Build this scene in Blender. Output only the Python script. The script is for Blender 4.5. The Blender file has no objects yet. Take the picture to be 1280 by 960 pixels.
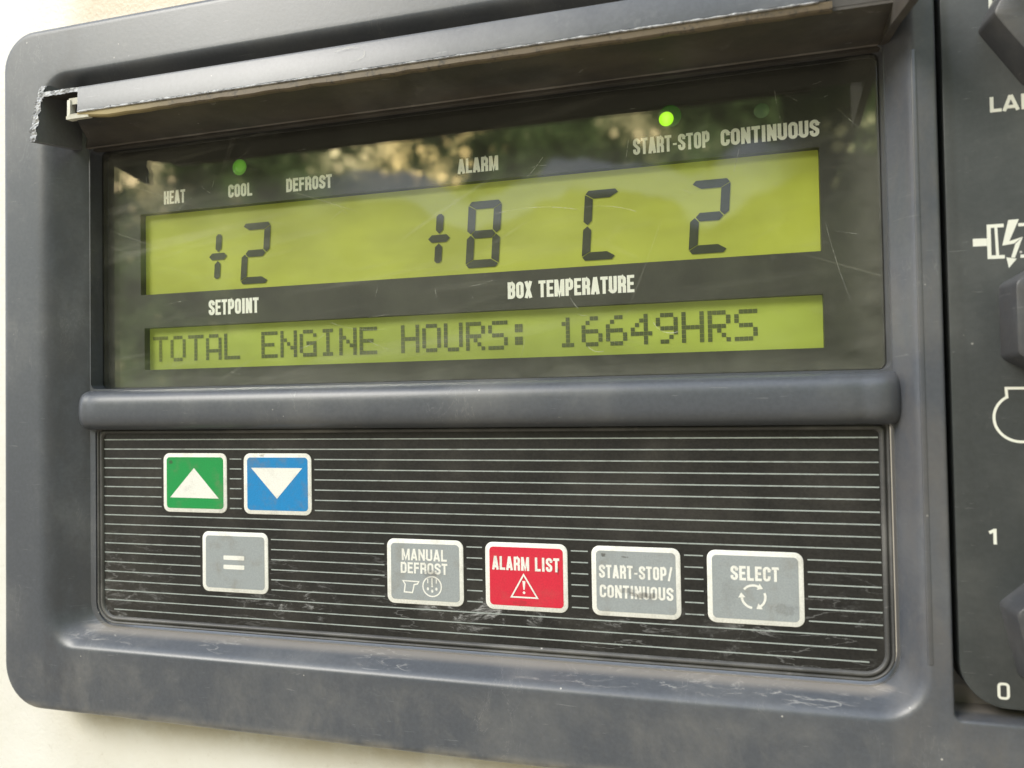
import bpy, bmesh, math, random
from mathutils import Vector, Matrix
from mathutils.geometry import tessellate_polygon

S = bpy.context.scene
COL = S.collection
MM = 0.001
# ------------------------------------------------------------------ camera
# world axes: X right along the panel, Y depth away from the viewer, Z up (metres)
cam_d = bpy.data.cameras.new('camera')
cam = bpy.data.objects.new('camera', cam_d)
COL.objects.link(cam)
RIGHT = Vector((0.96144663, 0.27447622, -0.01682783))
DOWN = Vector((-0.02242184, 0.0172558, -0.99959967))
FWD = Vector((-0.27407596, 0.96143905, 0.0227448))
m = Matrix.Identity(4)
for i in range(3):
    m[i][0], m[i][1], m[i][2] = RIGHT[i], -DOWN[i], -FWD[i]
m[0][3], m[1][3], m[2][3] = 0.18272573, -0.21488913, 0.01528267
cam.matrix_world = m
cam_d.sensor_width = 36.0
cam_d.lens = 27.0
cam_d.clip_start = 0.005
cam_d.clip_end = 100.0
cam_d.dof.use_dof = True
cam_d.dof.focus_distance = 0.232
cam_d.dof.aperture_fstop = 15.0
S.camera = cam

# ------------------------------------------------------------------ nodes
class NT:
    def __init__(self, tree):
        self.t = tree
        tree.nodes.clear()
    def n(self, typ, ins=None, **props):
        nd = self.t.nodes.new(typ)
        for k, v in props.items():
            setattr(nd, k, v)
        for k, v in (ins or {}).items():
            s = nd.inputs[k]
            if isinstance(v, bpy.types.NodeSocket):
                self.t.links.new(v, s)
            elif isinstance(v, bpy.types.Node):
                self.t.links.new(v.outputs[0], s)
            else:
                if s.type == 'RGBA' and len(v) == 3:
                    v = (*v, 1)
                s.default_value = v
        return nd
    def math(self, op, a, b=0.0, c=0.0, clamp=False):
        return self.n('ShaderNodeMath', {0: a, 1: b, 2: c}, operation=op, use_clamp=clamp).outputs[0]
    def ramp(self, v, a, b, lo=0.0, hi=1.0, smooth=True):
        return self.n('ShaderNodeMapRange', {'Value': v, 'From Min': a, 'From Max': b, 'To Min': lo, 'To Max': hi},
                      interpolation_type='SMOOTHSTEP' if smooth else 'LINEAR').outputs[0]
    def mix(self, f, a, b):
        nd = self.t.nodes.new('ShaderNodeMix')
        nd.data_type = 'RGBA'
        for k, v in ((0, f), (6, a), (7, b)):
            s = nd.inputs[k]
            if isinstance(v, bpy.types.NodeSocket):
                self.t.links.new(v, s)
            else:
                s.default_value = (*v, 1) if (s.type == 'RGBA' and len(v) == 3) else v
        return nd.outputs[2]
    def noise(self, vec, scale, detail=4, rough=0.6, dist=0.0):
        return self.n('ShaderNodeTexNoise', {'Vector': vec, 'Scale': scale, 'Detail': detail, 'Roughness': rough,
                                             'Distortion': dist}).outputs[0]
    def scaled(self, vec, s, off=(0, 0, 0)):
        return self.n('ShaderNodeMapping', {'Vector': vec, 'Scale': s, 'Location': off}).outputs[0]

# ------------------------------------------------------------------ world
SUN_EL, SUN_AZ = 34.0, -38.0          # azimuth measured from -Y (behind the viewer) towards -X
w = bpy.data.worlds.new('World')
S.world = w
w.use_nodes = True
N = NT(w.node_tree)
sky = N.n('ShaderNodeTexSky', sky_type='NISHITA', sun_disc=False)
sky.sun_elevation = math.radians(SUN_EL)
sky.sun_rotation = math.radians(180 - SUN_AZ)
sky.dust_density = 3.0
tc = N.n('ShaderNodeTexCoord')
D = tc.outputs['Generated']
sep = N.n('ShaderNodeSeparateXYZ', {0: D})
dx, dy, dz = sep.outputs
# overcast: whiten the sky a little
skyc = N.mix(0.6, sky.outputs[0], (7.0, 7.8, 9.0))
# wood edge behind the viewer and on the right
leaf = N.noise(D, 16, 7, 0.70)
leaf2 = N.noise(D, 7, 3, 0.5)
def bokeh(scale, lo):
    v = N.n('ShaderNodeTexVoronoi', {'Vector': D, 'Scale': scale, 'Randomness': 1.0})
    on = N.n('ShaderNodeSeparateColor', {0: v.outputs['Color']}).outputs[0]
    return N.math('MULTIPLY', N.ramp(v.outputs['Distance'], 0.50, 0.36), N.ramp(on, lo, 1.0, smooth=False))
bk1, bk2 = bokeh(34, 0.45), bokeh(62, 0.35)
treecol = N.mix(N.ramp(leaf, 0.34, 0.70), (0.10, 0.15, 0.055), (2.1, 3.1, 1.0))
treecol = N.mix(N.math('MULTIPLY', bk1, N.ramp(leaf, 0.42, 0.6, 0.1, 0.8)), treecol, (3.0, 3.8, 1.7))
treecol = N.mix(N.math('MULTIPLY', bk2, N.math('MULTIPLY', N.ramp(leaf, 0.52, 0.62), 0.8)), treecol, (9.0, 8.2, 4.0))
def blob(px, py, pz, r0, r1):
    d = N.n('ShaderNodeVectorMath', {0: D, 1: Vector((px, py, pz)).normalized()}, operation='DISTANCE').outputs['Value']
    return N.ramp(d, r1, r0)
speck = N.math('ADD', N.math('MULTIPLY', bk2, 0.9), N.math('MULTIPLY', N.ramp(leaf, 0.46, 0.62), 0.45), clamp=True)
for (v, r0, r1, c_) in (((-0.38, -0.92, 0.375), 0.03, 0.12, (60, 44, 18)), ((-0.46, -0.88, 0.34), 0.01, 0.07, (45, 38, 20)),
                        ((0.128, -0.90, 0.265), 0.01, 0.055, (42, 40, 20)), ((-0.10, -0.93, 0.33), 0.01, 0.06, (22, 18, 9)),
                        ((-0.66, -0.72, 0.30), 0.03, 0.10, (28, 22, 12))):
    treecol = N.mix(N.math('MULTIPLY', blob(*v, r0, r1), speck), treecol, c_)
wedge = N.math('MULTIPLY', N.ramp(dx, 0.055, 0.068), N.ramp(N.math('SUBTRACT', N.math('MULTIPLY_ADD', dz, 0.42, 0.019), dx), -0.004, 0.006))
treecol = N.mix(N.math('MULTIPLY', wedge, 0.92), treecol, (0.10, 0.10, 0.08))      # dark wedge added for the slanting dark reflection in the window
# pale band low among the trees, added for the bluish streak in the window
top = N.math('ADD', 0.62, N.math('MULTIPLY', N.math('SUBTRACT', leaf2, 0.5), 0.7))
treemask = N.math('MULTIPLY', N.ramp(dz, N.math('ADD', top, 0.04), N.math('SUBTRACT', top, 0.04)),
                  N.ramp(N.math('ADD', dx, N.math('MULTIPLY', dy, -0.15)), -0.80, -0.62))
treemask = N.math('MULTIPLY', treemask, N.ramp(dy, 0.35, 0.1))
c1 = N.mix(treemask, skyc, treecol)
wob = N.math('ADD', dz, N.math('MULTIPLY', N.math('SUBTRACT', leaf2, 0.5), 0.16))
under = N.math('MULTIPLY', N.ramp(wob, 0.262, 0.245), N.ramp(dx, -0.75, -0.5))
verge = N.mix(N.ramp(leaf, 0.34, 0.68), (0.45, 0.50, 0.30), (1.25, 1.35, 0.80))
c2 = N.mix(N.math('MULTIPLY', under, N.math('SUBTRACT', 1.0, N.math('MULTIPLY', wedge, N.ramp(dz, 0.18, 0.205)))), c1, verge)
band = N.math('MULTIPLY', N.math('MULTIPLY', N.ramp(wob, 0.298, 0.285), N.ramp(wob, 0.235, 0.25)),
              N.math('MULTIPLY', N.ramp(dx, -0.52, -0.40), N.ramp(dx, 0.10, 0.02)))
c2 = N.mix(N.math('MULTIPLY', band, 0.85), c2, (3.0, 3.3, 3.9))
ground = N.mix(N.ramp(leaf2, 0.3, 0.7), (1.35, 1.2, 0.95), (2.1, 1.9, 1.5))
c3 = N.mix(N.ramp(dz, 0.01, -0.02), c2, ground)
bg = N.n('ShaderNodeBackground', {'Color': c3, 'Strength': 0.13})
out = N.n('ShaderNodeOutputWorld', {0: bg})

# ------------------------------------------------------------------ sun
sun_d = bpy.data.lights.new('sun', 'SUN')
sun_d.energy = 1.35
sun_d.angle = math.radians(24)
sun_d.color = (1.0, 0.965, 0.90)
sun = bpy.data.objects.new('sun', sun_d)
COL.objects.link(sun)
e, a = math.radians(SUN_EL), math.radians(SUN_AZ)
sdir = Vector((math.sin(a) * math.cos(e), -math.cos(a) * math.cos(e), math.sin(e)))
sun.rotation_euler = sdir.to_track_quat('Z', 'Y').to_euler()

S.view_settings.view_transform = 'Standard'
S.view_settings.look = 'None'
S.view_settings.gamma = 1.0
S.view_settings.exposure = 1.15

# ------------------------------------------------------------------ materials
def new_mat(name):
    mt = bpy.data.materials.new(name)
    mt.use_nodes = True
    return mt, NT(mt.node_tree)

def finish(N, color, rough=0.5, bump=None, bump_d=0.0002, spec=0.5, emit=None, emit_s=0.0, metal=0.0, coat=0.0):
    ins = {'Base Color': color, 'Roughness': rough, 'Specular IOR Level': spec, 'Metallic': metal}
    if coat:
        ins['Coat Weight'] = coat
        ins['Coat Roughness'] = 0.12
    if bump is not None:
        ins['Normal'] = N.n('ShaderNodeBump', {'Height': bump, 'Distance': bump_d, 'Strength': 1.0}).outputs[0]
    if emit is not None:
        ins['Emission Color'] = emit
        ins['Emission Strength'] = emit_s
    b = N.n('ShaderNodeBsdfPrincipled', ins)
    N.n('ShaderNodeOutputMaterial', {0: b})

def pos(N):
    return N.n('ShaderNodeNewGeometry').outputs['Position']

def xyz(N, p):
    return N.n('ShaderNodeSeparateXYZ', {0: p}).outputs

def veins(N, p, sc, width, det=6, rough=0.62, dist=0.9):
    n = N.noise(N.scaled(p, sc), 1.0, det, rough, dist)
    return N.ramp(N.math('ABSOLUTE', N.math('SUBTRACT', n, 0.5)), width, width * 0.2)

def plastic(name, base, dust=(0.30, 0.29, 0.27), dust_amt=0.25, rough=0.46, ledge=False, brown=0.0, spec=0.5):
    mt, N = new_mat(name)
    p = pos(N)
    X, Y, Z = xyz(N, p)
    big = N.noise(p, 28, 5, 0.62)
    med = N.noise(p, 120, 5, 0.65, 0.6)
    fine = N.noise(p, 2600, 2, 0.5)
    grain = N.noise(p, 900, 3, 0.6)
    c = N.mix(N.ramp(grain, 0.3, 0.7), tuple(v * 0.93 for v in base), tuple(v * 1.07 for v in base))
    f = N.math('MULTIPLY', N.ramp(big, 0.42, 0.75), dust_amt)
    c = N.mix(f, c, dust)
    # blotchy handling marks
    c = N.mix(N.math('MULTIPLY', N.ramp(med, 0.60, 0.74), 0.5 * dust_amt), c, dust)
    # fine hairline scratches
    sv = N.scaled(p, (60, 60, 900))
    s1 = N.ramp(N.noise(sv, 2.0, 3, 0.6, 0.8), 0.685, 0.73)
    c = N.mix(N.math('MULTIPLY', s1, 0.22), c, (0.42, 0.42, 0.42))
    # specks of grit
    vor = N.n('ShaderNodeTexVoronoi', {'Vector': p, 'Scale': 170.0}).outputs['Distance']
    c = N.mix(N.math('MULTIPLY', N.ramp(vor, 0.06, 0.03), N.ramp(big, 0.5, 0.6)), c, (0.5, 0.48, 0.45))
    if ledge:
        # dried dirt lying on the lower ledge of the recess
        zone = N.math('MULTIPLY', N.ramp(Y, -0.0072, -0.0055), N.math('MULTIPLY', N.ramp(Z, -0.0565, -0.0585), N.ramp(N.noise(p, 22, 2), 0.42, 0.62)))
        wav = N.noise(N.scaled(p, (80, 60, 420)), 1.0, 8, 0.72, 2.2)
        c = N.mix(N.math('MULTIPLY', zone, N.ramp(wav, 0.52, 0.72)), c, (0.36, 0.345, 0.33))
        gate = N.math('MULTIPLY', N.ramp(Y, -0.0075, -0.006), N.ramp(Z, -0.0565, -0.0585))
        vv = N.math('MULTIPLY', veins(N, p, (28, 40, 190), 0.011, 5, 0.58, 0.35), N.ramp(N.noise(N.scaled(p, (40, 40, 40), (0.2, 0, 0)), 1.0, 2), 0.48, 0.6))
        c = N.mix(N.math('MULTIPLY', gate, N.math('MULTIPLY', vv, 0.4)), c, (0.46, 0.45, 0.43))
        # scuffs on the lower rim and the uprights
        vv2 = N.math('MULTIPLY', veins(N, p, (150, 60, 60), 0.006), N.ramp(N.noise(p, 30, 2), 0.52, 0.64))
        c = N.mix(N.math('MULTIPLY', vv2, 0.22), c, (0.40, 0.39, 0.38))
        lowr = N.math('MULTIPLY', N.ramp(Z, -0.064, -0.070), N.ramp(N.noise(N.scaled(p, (60, 20, 45)), 1.0, 8, 0.75, 0.4), 0.40, 0.75))
        c = N.mix(N.math('MULTIPLY', lowr, 0.38), c, (0.215, 0.205, 0.19))
        dk = N.math('MULTIPLY', N.ramp(X, -0.043, -0.040), N.math('MULTIPLY', N.ramp(X, -0.024, -0.030), N.ramp(N.noise(N.scaled(p, (60, 60, 30)), 1.0, 7, 0.7), 0.40, 0.6)))  # patchy darker tone on the left wall of the recess
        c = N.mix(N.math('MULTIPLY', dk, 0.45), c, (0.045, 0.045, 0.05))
        zone2 = N.math('MULTIPLY', N.ramp(Y, -0.0035, -0.001), N.ramp(Z, -0.0575, -0.0585))
        c = N.mix(N.math('MULTIPLY', zone2, 0.6), c, (0.30, 0.27, 0.24))
        # dust along the rim bottom
        rim = N.math('MULTIPLY', N.ramp(Z, -0.082, -0.0865), N.ramp(N.noise(p, 70, 4), 0.35, 0.6))
        c = N.mix(N.math('MULTIPLY', rim, 0.65), c, (0.34, 0.31, 0.25))
        # brown grime on the right upright
        rt = N.math('MULTIPLY', N.ramp(X, 0.216, 0.224), N.ramp(N.noise(N.scaled(p, (90, 90, 45)), 1.0, 6, 0.7, 0.5), 0.35, 0.75))
        c = N.mix(N.math('MULTIPLY', rt, 0.4), c, (0.15, 0.135, 0.12))
    if brown:
        c = N.mix(N.math('MULTIPLY', N.ramp(N.noise(N.scaled(p, (25, 60, 110)), 1.0, 5, 0.6), 0.3, 0.7), brown), c, (0.16, 0.125, 0.09))
    r = N.math('ADD', rough, N.math('MULTIPLY', big, 0.12))
    h = N.math('ADD', N.math('MULTIPLY', grain, 0.6), N.math('MULTIPLY', fine, 0.4))
    finish(N, c, r, h, 0.000028, spec=spec)
    return mt

M = {}
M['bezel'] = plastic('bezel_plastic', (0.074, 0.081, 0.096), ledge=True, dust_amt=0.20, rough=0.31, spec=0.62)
M['hood'] = plastic('hood_plastic', (0.034, 0.031, 0.029), dust_amt=0.22, brown=0.30, rough=0.5)
M['rail'] = plastic('rail_plastic', (0.092, 0.098, 0.112), dust=(0.34, 0.34, 0.34), dust_amt=0.25, rough=0.28)
M['black'] = plastic('black_plastic', (0.016, 0.016, 0.017), dust_amt=0.10, rough=0.5)
M['gasket'] = plastic('gasket_rubber', (0.060, 0.059, 0.058), dust_amt=0.40, rough=0.42)
M['knob'] = plastic('knob_plastic', (0.050, 0.053, 0.060), dust_amt=0.26, rough=0.33, brown=0.12)
M['cheek'] = plastic('cheek_plastic', (0.14, 0.145, 0.155), dust_amt=0.2, rough=0.4)
M['switch_plate'] = plastic('switch_plate_film', (0.044, 0.049, 0.050), dust=(0.20, 0.2, 0.19), dust_amt=0.22, rough=0.40)

# adhesive / torn clear edge
mt, N = new_mat('yellowed_edge'); p = pos(N)
X, Y, Z = xyz(N, p)
c = N.mix(N.noise(N.scaled(p, (60, 200, 300)), 1.0, 5, 0.65), (0.085, 0.062, 0.04), (0.20, 0.155, 0.10))
c = N.mix(N.ramp(N.noise(p, 330, 6, 0.8), 0.5, 0.66), c, (0.045, 0.038, 0.032))
c = N.mix(N.math('MULTIPLY', N.ramp(X, 0.03, -0.01), 0.8), c, (0.46, 0.36, 0.16))
finish(N, c, 0.4)
M['edge'] = mt
mt, N = new_mat('broken_plastic'); p = pos(N)
nz = N.noise(p, 520, 5, 0.75)
c = N.mix(N.ramp(nz, 0.36, 0.6), (0.20, 0.20, 0.21), (0.66, 0.67, 0.70))
finish(N, c, 0.55, nz, 0.0008)
M['broken'] = mt
mt, N = new_mat('clear_stub'); p = pos(N)
c = N.mix(N.noise(p, 500, 3), (0.45, 0.42, 0.33), (0.85, 0.84, 0.78))
finish(N, c, 0.25)
M['stub'] = mt

# lettering ink
def ink(name, col, wear=0.25):
    mt, N = new_mat(name); p = pos(N)
    c = N.mix(N.math('MULTIPLY', N.ramp(N.noise(p, 420, 4, 0.7), 0.55, 0.8), wear), col, (0.30, 0.27, 0.2))
    finish(N, c, 0.5)
    return mt
M['white'] = ink('white_ink', (0.90, 0.90, 0.86), 0.08)
M['cream'] = ink('cream_ink', (0.74, 0.74, 0.66), 0.1)

# printed key faces with finger dirt
def key_mat(name, col, dirt=0.4, smears=()):
    mt, N = new_mat(name); p = pos(N)
    n1 = N.noise(p, 160, 5, 0.65)
    n2 = N.noise(p, 700, 4, 0.7)
    n3 = N.noise(p, 2400, 2, 0.5)
    c = N.mix(N.ramp(n3, 0.3, 0.7), tuple(v * 0.93 for v in col), tuple(min(1, v * 1.06) for v in col))
    c = N.mix(N.math('MULTIPLY', N.ramp(n1, 0.48, 0.75), dirt), c, (0.20, 0.17, 0.12))
    c = N.mix(N.math('MULTIPLY', N.ramp(n2, 0.66, 0.75), dirt), c, (0.06, 0.05, 0.04))
    for (sx, sz, rx, rz, amt) in smears:
        dxn = N.math('DIVIDE', N.math('SUBTRACT', xyz(N, p)[0], sx * MM), rx * MM)
        dzn = N.math('DIVIDE', N.math('SUBTRACT', xyz(N, p)[2], sz * MM), rz * MM)
        d = N.math('ADD', N.math('MULTIPLY', dxn, dxn), N.math('MULTIPLY', dzn, dzn))
        k = N.math('MULTIPLY', N.ramp(N.math('ADD', d, N.math('MULTIPLY', N.math('SUBTRACT', n2, 0.5), 5.0)), 1.0, 0.1), amt)
        c = N.mix(k, c, (0.055, 0.045, 0.035))
    finish(N, c, 0.38, n3, 0.00003)
    return mt
SM = ((158.0, -38.9, 5.0, 0.9, 0.6), (154.0, -37.8, 2.6, 1.0, 0.35), (147.2, -28.2, 1.2, 0.6, 0.7), (153.4, -28.5, 1.2, 0.35, 0.6),
      (195.5, -40.6, 4.5, 1.6, 0.22), (181.0, -37.0, 2.2, 4.5, 0.10), (2.8, -2.9, 1.1, 0.7, 0.7),
      (38.0, -0.6, 1.2, 0.7, 0.5), (95.0, -36.0, 3.0, 1.5, 0.3), (134.2, -33.3, 0.35, 1.2, 0.6), (123.0, -43.0, 3.0, 1.0, 0.25))
M['key_white'] = key_mat('key_white', (0.80, 0.79, 0.74), 0.30, SM)
M['key_green'] = key_mat('key_green', (0.008, 0.28, 0.065), 0.42, SM)
M['key_blue'] = key_mat('key_blue', (0.010, 0.22, 0.52), 0.42, SM)
M['key_red'] = key_mat('key_red', (0.62, 0.022, 0.050), 0.15, SM)
M['key_grey'] = key_mat('key_grey', (0.31, 0.335, 0.345), 0.40, SM)

# keypad film: dark, dusty, with chalky smudges near the bottom
mt, N = new_mat('keypad_film'); p = pos(N)
X, Y, Z = xyz(N, p)
gr = N.noise(p, 1500, 3, 0.6)
c = N.mix(N.ramp(gr, 0.3, 0.7), (0.015, 0.0145, 0.014), (0.025, 0.024, 0.0225))
c = N.mix(N.math('MULTIPLY', N.ramp(N.noise(p, 35, 5, 0.6), 0.4, 0.75), 0.10), c, (0.24, 0.22, 0.19))
low = N.ramp(Z, -0.018, -0.046)
sm = N.noise(N.scaled(p, (75, 75, 110)), 1.0, 10, 0.80, 0.4)
c = N.mix(N.math('MULTIPLY', low, N.math('MULTIPLY', N.math('MULTIPLY', N.ramp(sm, 0.54, 0.70), N.ramp(N.noise(p, 24, 2), 0.45, 0.6)), 0.32)), c, (0.42, 0.42, 0.42))
sm2 = N.noise(N.scaled(p, (90, 70, 210)), 1.0, 10, 0.80, 0.6)
foot = N.math('MULTIPLY', N.ramp(Z, -0.0555, -0.047), N.ramp(Z, -0.038, -0.045))
c = N.mix(N.math('MULTIPLY', foot, N.math('MULTIPLY', N.math('MULTIPLY', N.ramp(sm2, 0.51, 0.64), N.math('MULTIPLY', N.ramp(X, -0.005, 0.03, 0.25, 1.0), N.ramp(N.noise(p, 17, 2), 0.47, 0.6))), 0.8)), c, (0.50, 0.50, 0.50))
vv = N.math('MULTIPLY', veins(N, p, (40, 60, 190), 0.012, 5, 0.55, 0.3), N.math('MULTIPLY', N.ramp(Z, -0.02, -0.047), N.ramp(N.noise(p, 21, 2), 0.45, 0.6)))
c = N.mix(N.math('MULTIPLY', vv, 0.22), c, (0.46, 0.46, 0.46))
finish(N, c, 0.38, gr, 0.00004, spec=0.32)
M['film'] = mt
mt, N = new_mat('stripe_ink'); p = pos(N)
c = N.mix(N.math('MULTIPLY', N.ramp(N.noise(p, 220, 5, 0.7), 0.45, 0.75), 0.55), (0.36, 0.40, 0.385), (0.09, 0.085, 0.075))
finish(N, c, 0.45)
M['stripe'] = mt

# display plate
mt, N = new_mat('display_plate_print'); p = pos(N)
gr = N.noise(p, 1200, 3, 0.6)
c = N.mix(gr, (0.022, 0.022, 0.019), (0.036, 0.035, 0.030))
finish(N, c, 0.55)
M['plate'] = mt

# liquid-crystal screens (dim backlight)
def lcd_mat(name, col, em):
    mt, N = new_mat(name); p = pos(N)
    n1 = N.noise(N.scaled(p, (18, 1, 50)), 1.0, 3, 0.5)
    g = N.noise(p, 1800, 2, 0.5)
    c = N.mix(N.ramp(n1, 0.3, 0.7), tuple(v * 0.82 for v in col), tuple(v * 1.15 for v in col))
    c = N.mix(N.math('MULTIPLY', g, 0.14), c, (0.2, 0.22, 0.02))
    finish(N, c, 0.5, emit=c, emit_s=em)
    return mt
M['lcd_a'] = lcd_mat('segment_screen', (0.35, 0.385, 0.042), 0.10)
M['lcd_b'] = lcd_mat('text_screen', (0.31, 0.375, 0.052), 0.10)
mt, N = new_mat('segment_dark'); p = pos(N)
c = N.mix(N.noise(p, 300, 4, 0.7), (0.010, 0.014, 0.008), (0.026, 0.034, 0.018))
finish(N, c, 0.4); M['segment'] = mt
mt, N = new_mat('dot_dark'); p = pos(N)
c = N.mix(N.ramp(N.noise(p, 60, 3), 0.3, 0.7), (0.060, 0.078, 0.020), (0.095, 0.118, 0.030))
c = N.mix(N.math('MULTIPLY', N.ramp(xyz(N, p)[0], 0.012, -0.012), 0.45), c, (0.20, 0.23, 0.03))
finish(N, c, 0.45); M['dot'] = mt

def led_mat(name, col, es, base):
    mt, N = new_mat(name)
    finish(N, base, 0.2, emit=col, emit_s=es)
    return mt
M['led_bright'] = led_mat('led_lit', (0.42, 1.0, 0.0), 0.46, (0.10, 0.35, 0.02))
M['led_dim'] = led_mat('led_glow', (0.16, 0.60, 0.03), 0.10, (0.12, 0.24, 0.06))
M['led_mid'] = led_mat('led_core', (0.22, 0.70, 0.04), 0.12, (0.14, 0.30, 0.07))
M['led_halo'] = led_mat('led_halo', (0.05, 0.30, 0.01), 0.05, (0.05, 0.10, 0.04))
M['led_off'] = led_mat('led_off', (0, 0, 0), 0.0, (0.10, 0.17, 0.10))

# window: clear sheet with a thin dust film and faint scratches
mt, N = new_mat('window_sheet'); p = pos(N)
X, Y, Z = xyz(N, p)
geo = N.n('ShaderNodeNewGeometry')
cosi = N.math('ABSOLUTE', N.n('ShaderNodeVectorMath', {0: geo.outputs['Incoming'], 1: geo.outputs['Normal']}, operation='DOT_PRODUCT').outputs['Value'])
fr = N.math('ADD', 0.043, N.math('MULTIPLY', N.math('POWER', N.math('SUBTRACT', 1.0, cosi), 5.0), 0.957))
tr = N.n('ShaderNodeBsdfTransparent', {'Color': (0.97, 0.975, 0.955)})
gl = N.n('ShaderNodeBsdfGlossy', {'Color': (1, 1, 1), 'Roughness': 0.014})
m1 = N.n('ShaderNodeMixShader', {0: N.math('MULTIPLY', fr, 1.15, clamp=True), 1: tr, 2: gl})
du = N.n('ShaderNodeBsdfDiffuse', {'Color': (0.62, 0.61, 0.52)})
cl = N.noise(p, 36, 5, 0.6, 0.4)
wisp = N.noise(N.scaled(p, (30, 1, 95)), 1.0, 6, 0.66, 1.5)
prot = N.n('ShaderNodeMapping', {'Vector': p, 'Rotation': (0, 0.13, 0)}).outputs[0]
smear = N.math('MULTIPLY', N.ramp(N.noise(N.scaled(prot, (9, 1, 120), (0.3, 0, 0.2)), 1.0, 5, 0.65, 0.6), 0.48, 0.78), N.ramp(X, 0.19, 0.06, 0.25, 1.0))
dustf = N.math('ADD', 0.004, N.math('MULTIPLY', N.ramp(cl, 0.35, 0.75), 0.022))
dustf = N.math('ADD', dustf, N.math('MULTIPLY', N.ramp(wisp, 0.58, 0.74), 0.035))
dustf = N.math('ADD', dustf, N.math('MULTIPLY', smear, 0.13))
# dirt collects along the frame edges and the bottom
ed = N.math('MAXIMUM', N.ramp(Z, 0.0285, 0.0222), N.math('MAXIMUM', N.ramp(X, -0.018, -0.026), N.ramp(X, 0.2105, 0.2200)))
ed = N.math('MULTIPLY', ed, N.ramp(N.noise(N.scaled(p, (60, 1, 90)), 1.0, 8, 0.75, 0.3), 0.2, 0.75))
dustf = N.math('ADD', dustf, N.math('MULTIPLY', ed, 0.11))
# fine scratches in two directions
for (rx, sc) in ((0.5, (12, 1, 700)), (-0.35, (9, 1, 620)), (1.2, (14, 1, 800))):
    rot = N.n('ShaderNodeMapping', {'Vector': p, 'Rotation': (0, rx, 0)}).outputs[0]
    sv = N.scaled(rot, sc)
    dustf = N.math('ADD', dustf if rx != 0.5 else N.math('MULTIPLY', dustf, 0.62), N.math('MULTIPLY', N.ramp(N.noise(sv, 1.0, 2, 0.5), 0.70, 0.76), 0.07))
m2 = N.n('ShaderNodeMixShader', {0: dustf, 1: m1, 2: du})
N.n('ShaderNodeOutputMaterial', {0: m2})
M['window'] = mt

mt, N = new_mat('scratch_white')
tr = N.n('ShaderNodeBsdfTransparent')
du = N.n('ShaderNodeBsdfDiffuse', {'Color': (0.8, 0.8, 0.72)})
p = pos(N)
f = N.ramp(N.noise(p, 260, 3), 0.30, 0.70, 0.03, 0.40)
m1 = N.n('ShaderNodeMixShader', {0: f, 1: tr, 2: du})
N.n('ShaderNodeOutputMaterial', {0: m1})
M['scratch'] = mt

# painted sheet-metal housing
mt, N = new_mat('housing_paint'); p = pos(N)
X, Y, Z = xyz(N, p)
c = N.mix(N.ramp(N.noise(p, 20, 5, 0.6), 0.35, 0.7), (0.80, 0.785, 0.74), (0.73, 0.705, 0.64))
c = N.mix(N.math('MULTIPLY', N.ramp(N.noise(p, 240, 5, 0.7), 0.58, 0.75), 0.25), c, (0.42, 0.37, 0.28))
panel_shade = N.math('MULTIPLY', N.math('MULTIPLY', N.ramp(Z, -0.104, -0.088), N.ramp(X, -0.055, -0.03)), N.ramp(N.noise(N.scaled(p, (40, 40, 60)), 1.0, 7, 0.72), 0.30, 0.62))  # soft shadow and reflected tone below the panel, put into the paint colour
c = N.mix(N.math('MULTIPLY', panel_shade, 0.7), c, (0.50, 0.43, 0.30))
tan = N.math('MULTIPLY', N.ramp(Z, 0.150, 0.158), N.ramp(X, -0.050, -0.035))  # warm reflection and shade above the panel, painted into the colour
c = N.mix(N.math('MULTIPLY', tan, 0.75), c, (0.60, 0.47, 0.32))
finish(N, c, 0.42, N.noise(p, 700, 3), 0.00015)
M['housing'] = mt

# ------------------------------------------------------------------ mesh helpers (coordinates in mm: X, depth, Z)
def link(name, bm, mats, parent=None, smooth=None, label=None, calc=True):
    if calc:
        bmesh.ops.recalc_face_normals(bm, faces=bm.faces)
    me = bpy.data.meshes.new(name)
    for v in bm.verts:
        v.co *= MM
    bm.to_mesh(me); bm.free()
    for mm in (mats if isinstance(mats, (list, tuple)) else [mats]):
        me.materials.append(mm)
    o = bpy.data.objects.new(name, me)
    COL.objects.link(o)
    if parent is not None:
        o.parent = parent
        o.matrix_parent_inverse = WORLD(parent).inverted()
    if label:
        o['label'] = label
    if smooth is not None:
        for pl in me.polygons:
            pl.use_smooth = True
        if smooth < 180:
            me.set_sharp_from_angle(angle=math.radians(smooth))
    return o

def WORLD(o):
    mtx = Matrix.LocRotScale(o.location, o.rotation_euler, o.scale)
    if o.parent:
        return WORLD(o.parent) @ o.matrix_parent_inverse @ mtx
    return mtx

def rr(x0, x1, z0, z1, r, n=8):
    """rounded rectangle loop, counter-clockwise seen from the viewer; r = one radius or (bl, br, tr, tl)"""
    if not isinstance(r, (tuple, list)):
        r = (r,) * 4
    cs = [(x0 + r[0], z0 + r[0], r[0], 180), (x1 - r[1], z0 + r[1], r[1], 270),
          (x1 - r[2], z1 - r[2], r[2], 0), (x0 + r[3], z1 - r[3], r[3], 90)]
    out = []
    for cx, cz, q, a0 in cs:
        for k in range(n + 1):
            t = math.radians(a0 + 90 * k / n)
            out.append((cx + q * math.cos(t), cz + q * math.sin(t)))
    return out

def loft(bm, loops, mat=0, closed=True):
    """loops: list of (pts2d, depth) with equal counts"""
    rows = [[bm.verts.new((x, d, z)) for x, z in pts] for pts, d in loops]
    n = len(rows[0])
    for a, b in zip(rows, rows[1:]):
        for i in range(n if closed else n - 1):
            j = (i + 1) % n
            f = bm.faces.new((a[i], a[j], b[j], b[i]))
            f.material_index = mat
    return rows

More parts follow.
